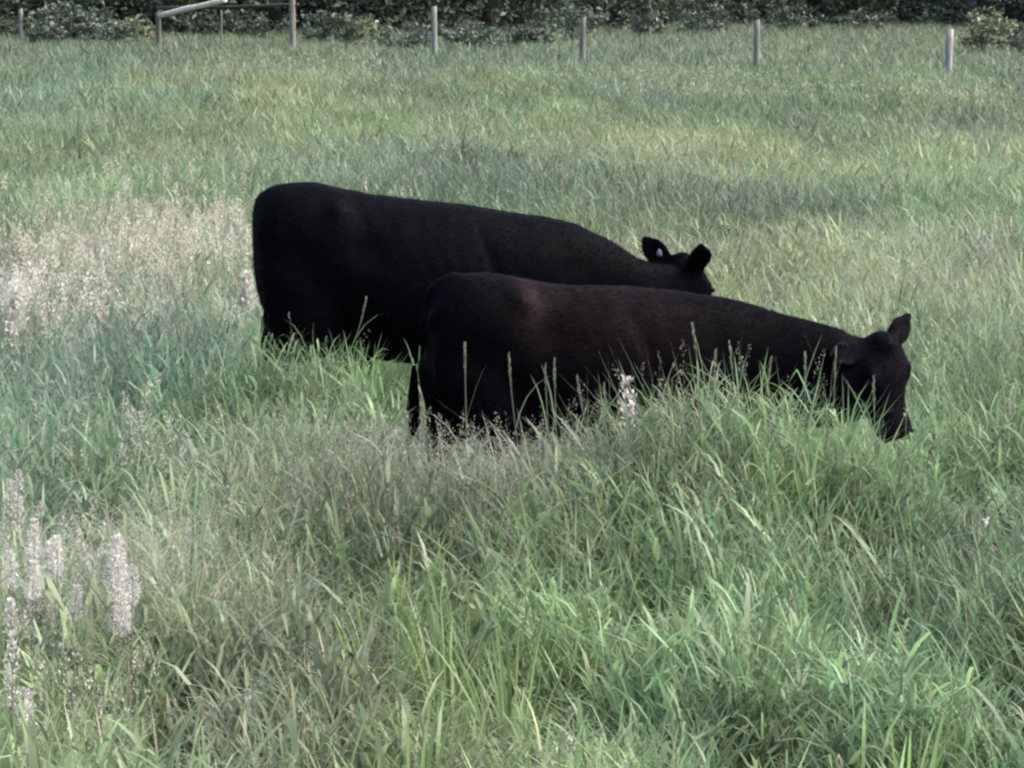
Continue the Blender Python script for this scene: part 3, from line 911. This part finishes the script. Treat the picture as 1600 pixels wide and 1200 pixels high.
def uniform_wedge(density, y0, y1, g, side=.215, pad=.45):
    A = (side * (y1 * y1 - y0 * y0)) + 2 * pad * (y1 - y0)
    n = int(A * density)
    M = int(n * 2.4) + 50
    y = g.uniform(y0, y1, M); x = g.uniform(-1, 1, M) * (side * y1 + pad)
    k = np.abs(x) < side * y + pad
    return x[k][:n], y[k][:n]

def merge(lst):
    V = []; Q = []; T = []; C = []; o = 0
    for v, q, t, c in lst:
        V.append(v); Q.append(q + o); T.append(t + o); C.append(c); o += len(v)
    return np.concatenate(V), np.concatenate(Q), np.concatenate(T), np.concatenate(C)

def grass_band(y0, y1, clumps, per, S, width, spread, g, hk=1.0, lean_k=1.0, patch=None, leafy=.5):
    if patch is None:
        cx, cy_ = uniform_wedge(clumps, y0, y1, g)
        keep = g.random(len(cx)) < .35 + 1.3 * N3.fbm(cx + 5, cy_, .55, 2)
        keep &= g.random(len(cx)) < smooth(.0, .30, grass_height(cx, cy_))
        cx, cy_ = cx[keep], cy_[keep]
    else:
        px_, py_, rx, ry = patch
        cx = px_ + g.uniform(-rx, rx, clumps); cy_ = py_ + g.uniform(-ry, ry, clumps)
    n = len(cx)
    H = grass_height(cx, cy_) * g.uniform(.72, 1.22, n) * hk
    cc = grass_color(cx, cy_, g) * g.uniform(.80, 1.22, (n, 1)) * (1 + g.normal(0, .06, (n, 3)))
    lean_az = N4(cx, cy_, 1.4) * 9 + g.normal(0, 1.6, n); lean = g.uniform(0, .24, n)
    bw = np.where(g.random(n) < .38, g.uniform(1.5, 2.4, n), g.uniform(.6, 1.2, n))
    stiff = np.where(bw > 1.4, .6, 1.0)
    i = np.repeat(np.arange(n), per); m = len(i)
    r = np.abs(g.normal(0, 1, m)) * spread; a = g.random(m) * 2 * math.pi
    bx = cx[i] + np.cos(a) * r; by = cy_[i] + np.sin(a) * r
    base = np.stack([bx, by, terrain(bx, by) - .02], -1)
    th0 = np.clip(np.abs(g.normal(0, .21, m)) + r * 1.9 + .03, 0, 1.0)
    # outward splay blended with the clump's common lean
    vx = np.cos(a) * np.sin(th0) + np.cos(lean_az[i]) * lean[i]; vy = np.sin(a) * np.sin(th0) + np.sin(lean_az[i]) * lean[i]
    az = np.arctan2(vy, vx); th0 = np.clip(np.hypot(vx, vy) * lean_k, 0, 1.15)
    L = H[i] * (.45 + .72 * g.random(m)) / np.maximum(np.cos(th0), .55)
    curl = np.abs(g.normal(.85, .8, m)) * stiff[i]
    kink = np.where(g.random(m) < .16, g.uniform(.7, 1.9, m), 0.0)
    w = width * bw[i] * g.uniform(.6, 1.4, m)
    cv = .42 + .20 * float(smooth(25, 45, y0))
    col = cc[i] * g.uniform(1.06 - cv, 1.06 + cv, (m, 1))
    # leaves that spring off the stems half way up and higher
    lf = g.random(m) < leafy
    base[:, 2] += np.where(lf, H[i] * g.uniform(.25, .88, m), 0)
    az = np.where(lf, g.random(m) * 2 * math.pi, az); th0 = np.where(lf, g.uniform(.15, 1.15, m), th0)
    L = np.where(lf, g.uniform(.09, .24, m) * (1 + .6 * smooth(25, 60, y0)), L); curl = np.where(lf, g.uniform(.1, 1.5, m), curl)
    dry = (g.random(m) < .085)[:, None]
    col = np.where(dry, np.array([.25, .235, .155]) * g.uniform(.7, 1.35, (m, 1)), col)
    w = np.where(dry[:, 0], np.minimum(w, width * .75), w)
    return blade_mesh(base, az, L, th0, curl, w, S, np.clip(col, .01, .8), kink, g)

g = np.random.default_rng(21)
bands = [
    grass_band(5.6, 9.5, 160, 26, 3, .0088, .052, g),
    grass_band(9.5, 13.0, 125, 25, 3, .0078, .054, g),
    grass_band(13.0, 18.0, 80, 22, 3, .0074, .058, g),
    grass_band(18.0, 30.0, 46, 24, 2, .0092, .080, g, .95, 1.2),
    # thick stands in front of the two animals
    grass_band(0, 0, 190, 30, 3, .0072, .045, g, 1.0, .8, patch=(.98, 11.25, .56, .30)),
    grass_band(0, 0, 60, 28, 3, .0066, .045, g, 1.0, .8, patch=(.05, 11.35, .40, .25)),
    grass_band(0, 0, 70, 28, 3, .0070, .05, g, 1.0, .8, patch=(-1.10, 14.2, .40, .25)),
]
v, q, t, c = merge(bands)
link('meadow_grass', np_mesh('meadow_grass', v, q, t, c), M_GRASS, kind='stuff', label='long tangled green meadow grass around the two cattle', category='grass')
bands = [
    grass_band(30.0, 46.0, 20, 30, 1, .018, .14, g, .85, 1.5),
    grass_band(46.0, 66.0, 16, 28, 1, .021, .18, g, .75, 1.5),
    grass_band(66.0, 128.0, 6.5, 20, 1, .032, .30, g, .62, 1.3),
]
v, q, t, c = merge(bands)
link('distant_grass', np_mesh('distant_grass', v, q, t, c), M_GRASS, kind='stuff', label='paler far meadow grass reaching back to the fence and the trees', category='grass')

# seed heads: fine stems with loose panicles
def seed_band(x, y, Hs, g, colour, n_sp=12, plen=.10, pw=.020, sp=.014, stemw=.0022):
    n = len(x)
    base = np.stack([x, y, terrain(x, y)], -1)
    az = g.random(n) * 6.28; th0 = np.abs(g.normal(0, .13, n)); curl = np.abs(g.normal(.12, .15, n))
    stem_c = (C_GRN * .5 + C_BEI * .6) * g.uniform(.8, 1.2, (n, 1))
    S = 2
    st = blade_mesh(base, az, Hs, th0, curl, np.full(n, stemw), S, stem_c, None, g)
    tip = st[0].reshape(n, 2 * S + 1, 3)[:, -1]; prev = st[0].reshape(n, 2 * S + 1, 3)[:, 2:4].mean(1)
    d = tip - prev; d /= np.linalg.norm(d, axis=1)[:, None]
    i = np.repeat(np.arange(n), n_sp); m = len(i)
    t = g.random(m)
    ax = tip[i] - d[i] * (plen * (1 - t) * g.uniform(.85, 1.15, m))[:, None]
    out = g.normal(0, 1, (m, 3)); out -= d[i] * (out * d[i]).sum(1)[:, None]; out /= np.linalg.norm(out, axis=1)[:, None]
    prof = np.sin(np.pi * np.clip(.12 + .86 * t, 0, 1)) ** .7
    p = ax + out * (pw * prof * g.random(m))[:, None]
    dr = d[i] + out * .7 + g.normal(0, .25, (m, 3)); dr /= np.linalg.norm(dr, axis=1)[:, None]
    sd_ = np.cross(dr, g.normal(0, 1, (m, 3))); sd_ /= np.linalg.norm(sd_, axis=1)[:, None] + 1e-9
    s = (sp * g.uniform(.6, 1.4, m))[:, None]
    V = np.stack([p - sd_ * s * .3, p + sd_ * s * .3, p + dr * s], 1).reshape(-1, 3)
    T = np.arange(m * 3).reshape(-1, 3)
    cc = colour * g.uniform(.75, 1.25, (n, 1)) * (1 + g.normal(0, .04, (n, 3)))
    C = np.repeat(cc[i] * g.uniform(.8, 1.2, (m, 1)), 3, axis=0)
    return merge([st, (V, np.zeros((0, 4), int), T, np.clip(C, .02, .85))])

g = np.random.default_rng(31)
def scatter_patch(n, cx, cy_, rx, ry):
    return cx + g.normal(0, rx * .6, n), cy_ + g.normal(0, ry * .6, n)
sets = []
# scattered everywhere
for y0, y1, dens, nsp, sp in ((6.0, 13, 34, 24, .0062), (13, 20, 26, 16, .0085), (20, 34, 12, 10, .015)):
    x, y = uniform_wedge(dens, y0, y1, g)
    keep = (N2.fbm(x + 11, y, 2.2) > .43) & (grass_height(x, y) > .36)
    x, y = x[keep], y[keep]
    sets.append(seed_band(x, y, grass_height(x, y) * g.uniform(1.05, 1.38, len(x)), g, C_BEI * .85, nsp, .12, .020, sp))
# brown-beige haze of fine heads
for n, cx, cy_, rx, ry in ((420, -1.15, 9.4, .55, 1.1), (620, -.35, 10.9, 1.0, .55), (700, 2.4, 20.5, 1.8, 4.5)):
    x, y = scatter_patch(n, cx, cy_, rx, ry)
    sets.append(seed_band(x, y, grass_height(x, y) * g.uniform(1.0, 1.3, n), g, C_BEI * .95, 24, .13, .017, .0068))
# pale feathery patch left of the cattle
x, y = scatter_patch(650, -2.65, 21.0, 1.3, 4.6)
sets.append(seed_band(x, y, grass_height(x, y) * g.uniform(1.0, 1.35, len(x)), g, C_PNK * np.array([.80, .79, .70]), 40, .17, .034, .018, .004))
x, y = scatter_patch(150, -2.95, 16.8, .45, 1.3)
sets.append(seed_band(x, y, grass_height(x, y) * g.uniform(1.0, 1.3, len(x)), g, C_PNK * np.array([.98, .95, .92]), 40, .16, .034, .016, .004))
for n, cx, cy_, rx, ry in ((90, -1.45, 8.9, .30, .7), (80, -1.15, 7.9, .30, .5), (60, -1.5, 11.6, .3, .8)):
    x, y = scatter_patch(n, cx, cy_, rx, ry)
    sets.append(seed_band(x, y, grass_height(x, y) * g.uniform(.95, 1.25, n), g, C_PNK * .75, 34, .13, .020, .010))
# whitish heads before the fence
for n, px, Y, rx, ry in ((220, 1040, 57, 1.6, 3), (160, 1540, 50, 1.5, 4), (120, 460, 64, 3, 2), (160, 1250, 54, 4, 3)):
    x, y = scatter_patch(n, X_at(px, Y), Y, rx, ry)
    sets.append(seed_band(x, y, grass_height(x, y) * g.uniform(.95, 1.3, n), g, C_PNK * np.array([.46, .54, .42]), 9, .16, .05, .055, .012))
v, q, t, c = merge(sets)
link('seeding_grass', np_mesh('seeding_grass', v, q, t, c), M_SEED, kind='stuff', label='fine beige and whitish seed heads floating above the meadow', category='grass')

# ---- single plants that stand out
def plume(px, py_top, Y, label, n_sp, plen, pw, col, H=None, seed=1, name='grass_plume', sp=.0095, heads=1):
    """a flowering grass: stem with leaves and a fluffy head; its top is at the given photo row"""
    g = np.random.default_rng(seed)
    top = at(px, py_top, Y)
    z = tz(top.x, Y)
    root = empty(name, (top.x, Y, z), label, 'plant', group='flowering grasses standing out of the meadow')
    zero = np.zeros(1)
    for k in range(heads):
        ox, oy = (g.normal(0, .022), g.normal(0, .03)) if k else (0, 0)
        h = (top.z - z) * (1 if k == 0 else g.uniform(.72, .97))
        pts = spline([(ox, oy, -.02), (ox * 1.3 + g.normal(0, .01), oy * 1.3, h * .55), (ox * 2, oy * 2, h)], 4)
        vv, qq, tt = tube(pts, list(np.linspace(.0028, .0014, len(pts))), n=6)
        link('stem', np_mesh('stem', vv, qq, tt, np.tile(C_BEI * .75, (len(vv), 1))), M_GRASS, root)
        m = n_sp
        t = g.random(m)
        d = pts[-1] - pts[-3]; d /= np.linalg.norm(d)
        ax = pts[-1] - np.outer(plen * (1 - t), d)
        out = g.normal(0, 1, (m, 3)); out -= np.outer(out.dot(d), d); out /= np.linalg.norm(out, axis=1)[:, None]
        prof = (1 - t) ** .55 * np.clip(t * 6, 0, 1) + .12
        p = ax + out * (pw * prof * g.random(m) ** .6)[:, None]
        dr = d + out * .8 + g.normal(0, .3, (m, 3)); dr /= np.linalg.norm(dr, axis=1)[:, None]
        s2 = np.cross(dr, g.normal(0, 1, (m, 3))); s2 /= np.linalg.norm(s2, axis=1)[:, None]
        s = (sp * g.uniform(.6, 1.4, m))[:, None]
        V = np.stack([p, p + dr * s * .5 + s2 * s * .3, p + dr * s, p + dr * s * .5 - s2 * s * .3], 1).reshape(-1, 3)
        C = np.repeat(np.array(col) * g.uniform(.75, 1.2, (m, 1)), 4, 0)
        link('seed_head', np_mesh('seed_head', V, np.arange(m * 4).reshape(-1, 4), None, np.clip(C, 0, .85)), M_SEED, root)
    nb = 5
    b = blade_mesh(np.tile([[0, 0, -.02]], (nb, 1)).astype(float) + g.normal(0, .01, (nb, 3)) * [1, 1, 0], g.random(nb) * 6.28, (top.z - z) * g.uniform(.5, .9, nb),
                   g.uniform(.15, .5, nb), g.uniform(.3, 1.2, nb), np.full(nb, .007), 4, np.tile(C_GRN * 1.1, (nb, 1)) * g.uniform(.8, 1.3, (nb, 1)), None, g)
    link('leaf', np_mesh('leaf', b[0], b[1], b[2], b[3]), M_GRASS, root)
PK = np.array([.54, .52, .475])
plume(52, 812, 8.8, 'tall whitish fluffy grass plume second from the left edge in the foreground', 420, .13, .026, PK, seed=1, heads=3)
plume(88, 838, 8.6, 'whitish fluffy plume cluster just left of the lone pink plume', 380, .12, .026, PK, seed=2, heads=3)
plume(14, 862, 8.4, 'pale feathery plume cut by the left picture edge', 380, .12, .026, PK * .95, seed=3, heads=3)
plume(182, 838, 8.6, 'lone pinkish white pointed plume in the left foreground', 640, .15, .038, PK * np.array([.95, .93, .96]), seed=4, heads=3)
plume(208, 885, 8.3, 'lower pinkish plume leaning right of the lone pointed plume', 320, .12, .026, PK * .88, seed=5, heads=2)
plume(30, 735, 9.6, 'faint beige plume high on the left edge above the whitish ones', 170, .13, .024, PK * .75, seed=15, heads=4)
plume(20, 990, 7.6, 'small pale plume low on the left edge below the whitish ones', 160, .11, .022, PK * .85, seed=16, heads=4)
plume(978, 590, 11.55, 'pale violet flowering grass spray before the belly of the nearer animal', 60, .13, .045, PK * np.array([.95, .88, .98]), seed=6, heads=2, sp=.022)
plume(1416, 640, 11.6, 'tiny white tipped stalk touching the muzzle of the nearer animal', 6, .03, .004, PK * .9, seed=7, sp=.016)
plume(1541, 812, 9.2, 'small bright white flower at the right side of the meadow', 8, .03, .005, PK * 1.2, seed=8, sp=.016)
plume(22, 442, 16.6, 'white feathery grass head at the left edge beside the pale patch', 160, .22, .05, PK * 1.02, seed=9, heads=3, sp=.03)
plume(385, 425, 17.5, 'pale plume touching the rump of the large animal', 160, .20, .045, PK * .9, seed=10, heads=3, sp=.03)

def stalk(px, py_top, Y, dx, label, seed, wd=.008, col=None, bend=.0):
    """a stiff upright grass stalk with a narrow head in front of the cattle"""
    g = np.random.default_rng(seed)
    top = at(px, py_top, Y); z = tz(top.x, Y)
    root = empty('grass_stalk', (top.x, Y, z), label, 'plant', group='grass stalks in front of the cattle')
    h = top.z - z
    col = (C_BEI * .45 + C_GRN * .3) if col is None else col
    bx = dx * h
    pts = spline([(bx, 0, -.02), (bx * .55 + bend * .3, .01, h * .45), (bx * .15 + bend, .0, h * .8), (0, 0, h)], 4)
    vv, qq, tt = tube(pts, list(np.linspace(.0035, .002, len(pts))), n=6)
    link('stem', np_mesh('stem', vv, qq, tt, np.tile(col, (len(vv), 1))), M_GRASS, root)
    m = 46; t = g.random(m); k = pts[-1] - pts[-4]; L = .13; d = k / np.linalg.norm(k)
    ax = pts[-1] - np.outer(L * (1 - t), d)
    out = g.normal(0, 1, (m, 3)); out -= np.outer(out.dot(d), d); out /= np.linalg.norm(out, axis=1)[:, None]
    dr = d + out * .25; dr /= np.linalg.norm(dr, axis=1)[:, None]
    s2 = np.cross(dr, out)
    s = (.016 * g.uniform(.7, 1.3, m))[:, None]
    p = ax + out * (.003 * np.sin(np.pi * np.clip(t * .9 + .05, 0, 1)))[:, None]
    V = np.stack([p, p + dr * s * .5 + s2 * s * .2, p + dr * s, p + dr * s * .5 - s2 * s * .2], 1).reshape(-1, 3)
    link('seed_head', np_mesh('seed_head', V, np.arange(m * 4).reshape(-1, 4), None, np.repeat(col * 1.15 * g.uniform(.7, 1.3, (m, 1)), 4, 0)), M_SEED, root)
    nb = 2
    for kk in range(nb):
        j = pts[4 + kk * 2]
        b = blade_mesh(j[None].copy(), g.random(1) * 6.28, np.array([h * g.uniform(.3, .5)]), np.array([g.uniform(.2, .5)]), np.array([g.uniform(.3, 1.2)]), np.array([wd]), 4, (C_GRN * 1.25)[None], None, g)
        link('leaf', np_mesh('leaf', b[0], b[1], b[2], b[3]), M_GRASS, root)
stalk(572, 468, 14.2, -.35, 'tall slanting grass stalk before the hind leg of the large animal', 61)
stalk(726, 536, 11.6, .02, 'upright stalk over the hind leg of the nearer animal, leftmost of that row', 62)
stalk(795, 556, 11.6, .10, 'stalk leaning left over the thigh of the nearer animal', 63)
stalk(852, 572, 11.6, .05, 'left one of two close stalks at the flank of the nearer animal', 64)
stalk(866, 562, 11.6, .03, 'right one of two close stalks at the flank of the nearer animal', 65)
stalk(902, 590, 11.5, .22, 'stalk slanting left under the belly of the nearer animal', 66)
stalk(944, 600, 11.5, .02, 'short upright stalk left of the violet grass spray', 67)
stalk(1082, 508, 11.5, .20, 'tallest stalk, slanting left over the shoulder of the nearer animal', 68)
stalk(1118, 548, 11.5, -.06, 'upright stalk just right of the tallest shoulder stalk', 69)
stalk(1140, 535, 11.5, .15, 'stalk slanting left at the base of the neck of the nearer animal', 70)
stalk(1205, 560, 11.5, -.20, 'stalk slanting right under the neck of the nearer animal', 71)
stalk(1258, 552, 11.4, .02, 'upright stalk below the middle of the neck of the nearer animal', 72)
stalk(1306, 545, 11.4, -.03, 'pale stalk in front of the cheek of the nearer animal', 73)
stalk(1365, 590, 11.4, .05, 'pale stalk before the face of the nearer animal', 74)

# broad-leaved bright tufts in the foreground
def tuft(px, py_top, Y, n, width, col, label, seed, splay=.18):
    g = np.random.default_rng(seed)
    Y = 1.72 / ((py_top + 16) / F_PX)
    top = at(px, py_top, Y); z = tz(top.x, Y); h = top.z - z
    root = empty('grass_tuft', (top.x, Y, z), label, 'plant', group='bright broad grass tufts in the foreground')
    for k in range(int(n * 1.6)):
        a = g.random() * 6.28
        b = blade_mesh(np.array([[math.cos(a) * .03, math.sin(a) * .03, -.02]]) * g.uniform(.3, 1.3), np.array([a]), np.array([h * g.uniform(.75, 1.1)]), np.array([abs(g.normal(0, splay))]),
                       np.array([g.uniform(.1, .8)]), np.array([width * g.uniform(.9, 1.7)]), 6, (np.array(col) * g.uniform(.8, 1.25))[None], np.array([g.uniform(.6, 1.4) if g.random() < .25 else 0.]), g)
        link('blade', np_mesh('blade', *b[:3], b[3]), M_GRASS, root)
LIME = C_LIM * .92
tuft(628, 826, 8.0, 12, .012, C_LIM * np.array([1.0, 1.05, .7]), 'small lime green leafy tuft standing above the bright foreground grass', 81)
tuft(590, 905, 7.6, 11, .012, C_LIM * np.array([.8, .85, .6]), 'darker yellow green tuft just below the small lime tuft', 82)
tuft(700, 900, 7.2, 14, .012, LIME, 'broad bright green tuft with folded pale tips left of the dark hollow', 83)
tuft(800, 950, 7.0, 12, .011, LIME * 1.05, 'bright green tuft at the left rim of the dark hollow', 84)
tuft(110, 1120, 6.2, 12, .014, LIME, 'bright wide bladed tuft in the bottom left corner', 85)
tuft(1420, 1060, 6.2, 13, .012, LIME * 1.1, 'fan of yellow green blades at the bottom right', 86)
tuft(1180, 930, 7.4, 14, .009, C_GRN * .95, 'dense dark green tuft arching over the right hand hollow', 87)
tuft(640, 1075, 6.4, 9, .013, LIME * 1.05, 'pale bent blades at the bottom centre left', 88)
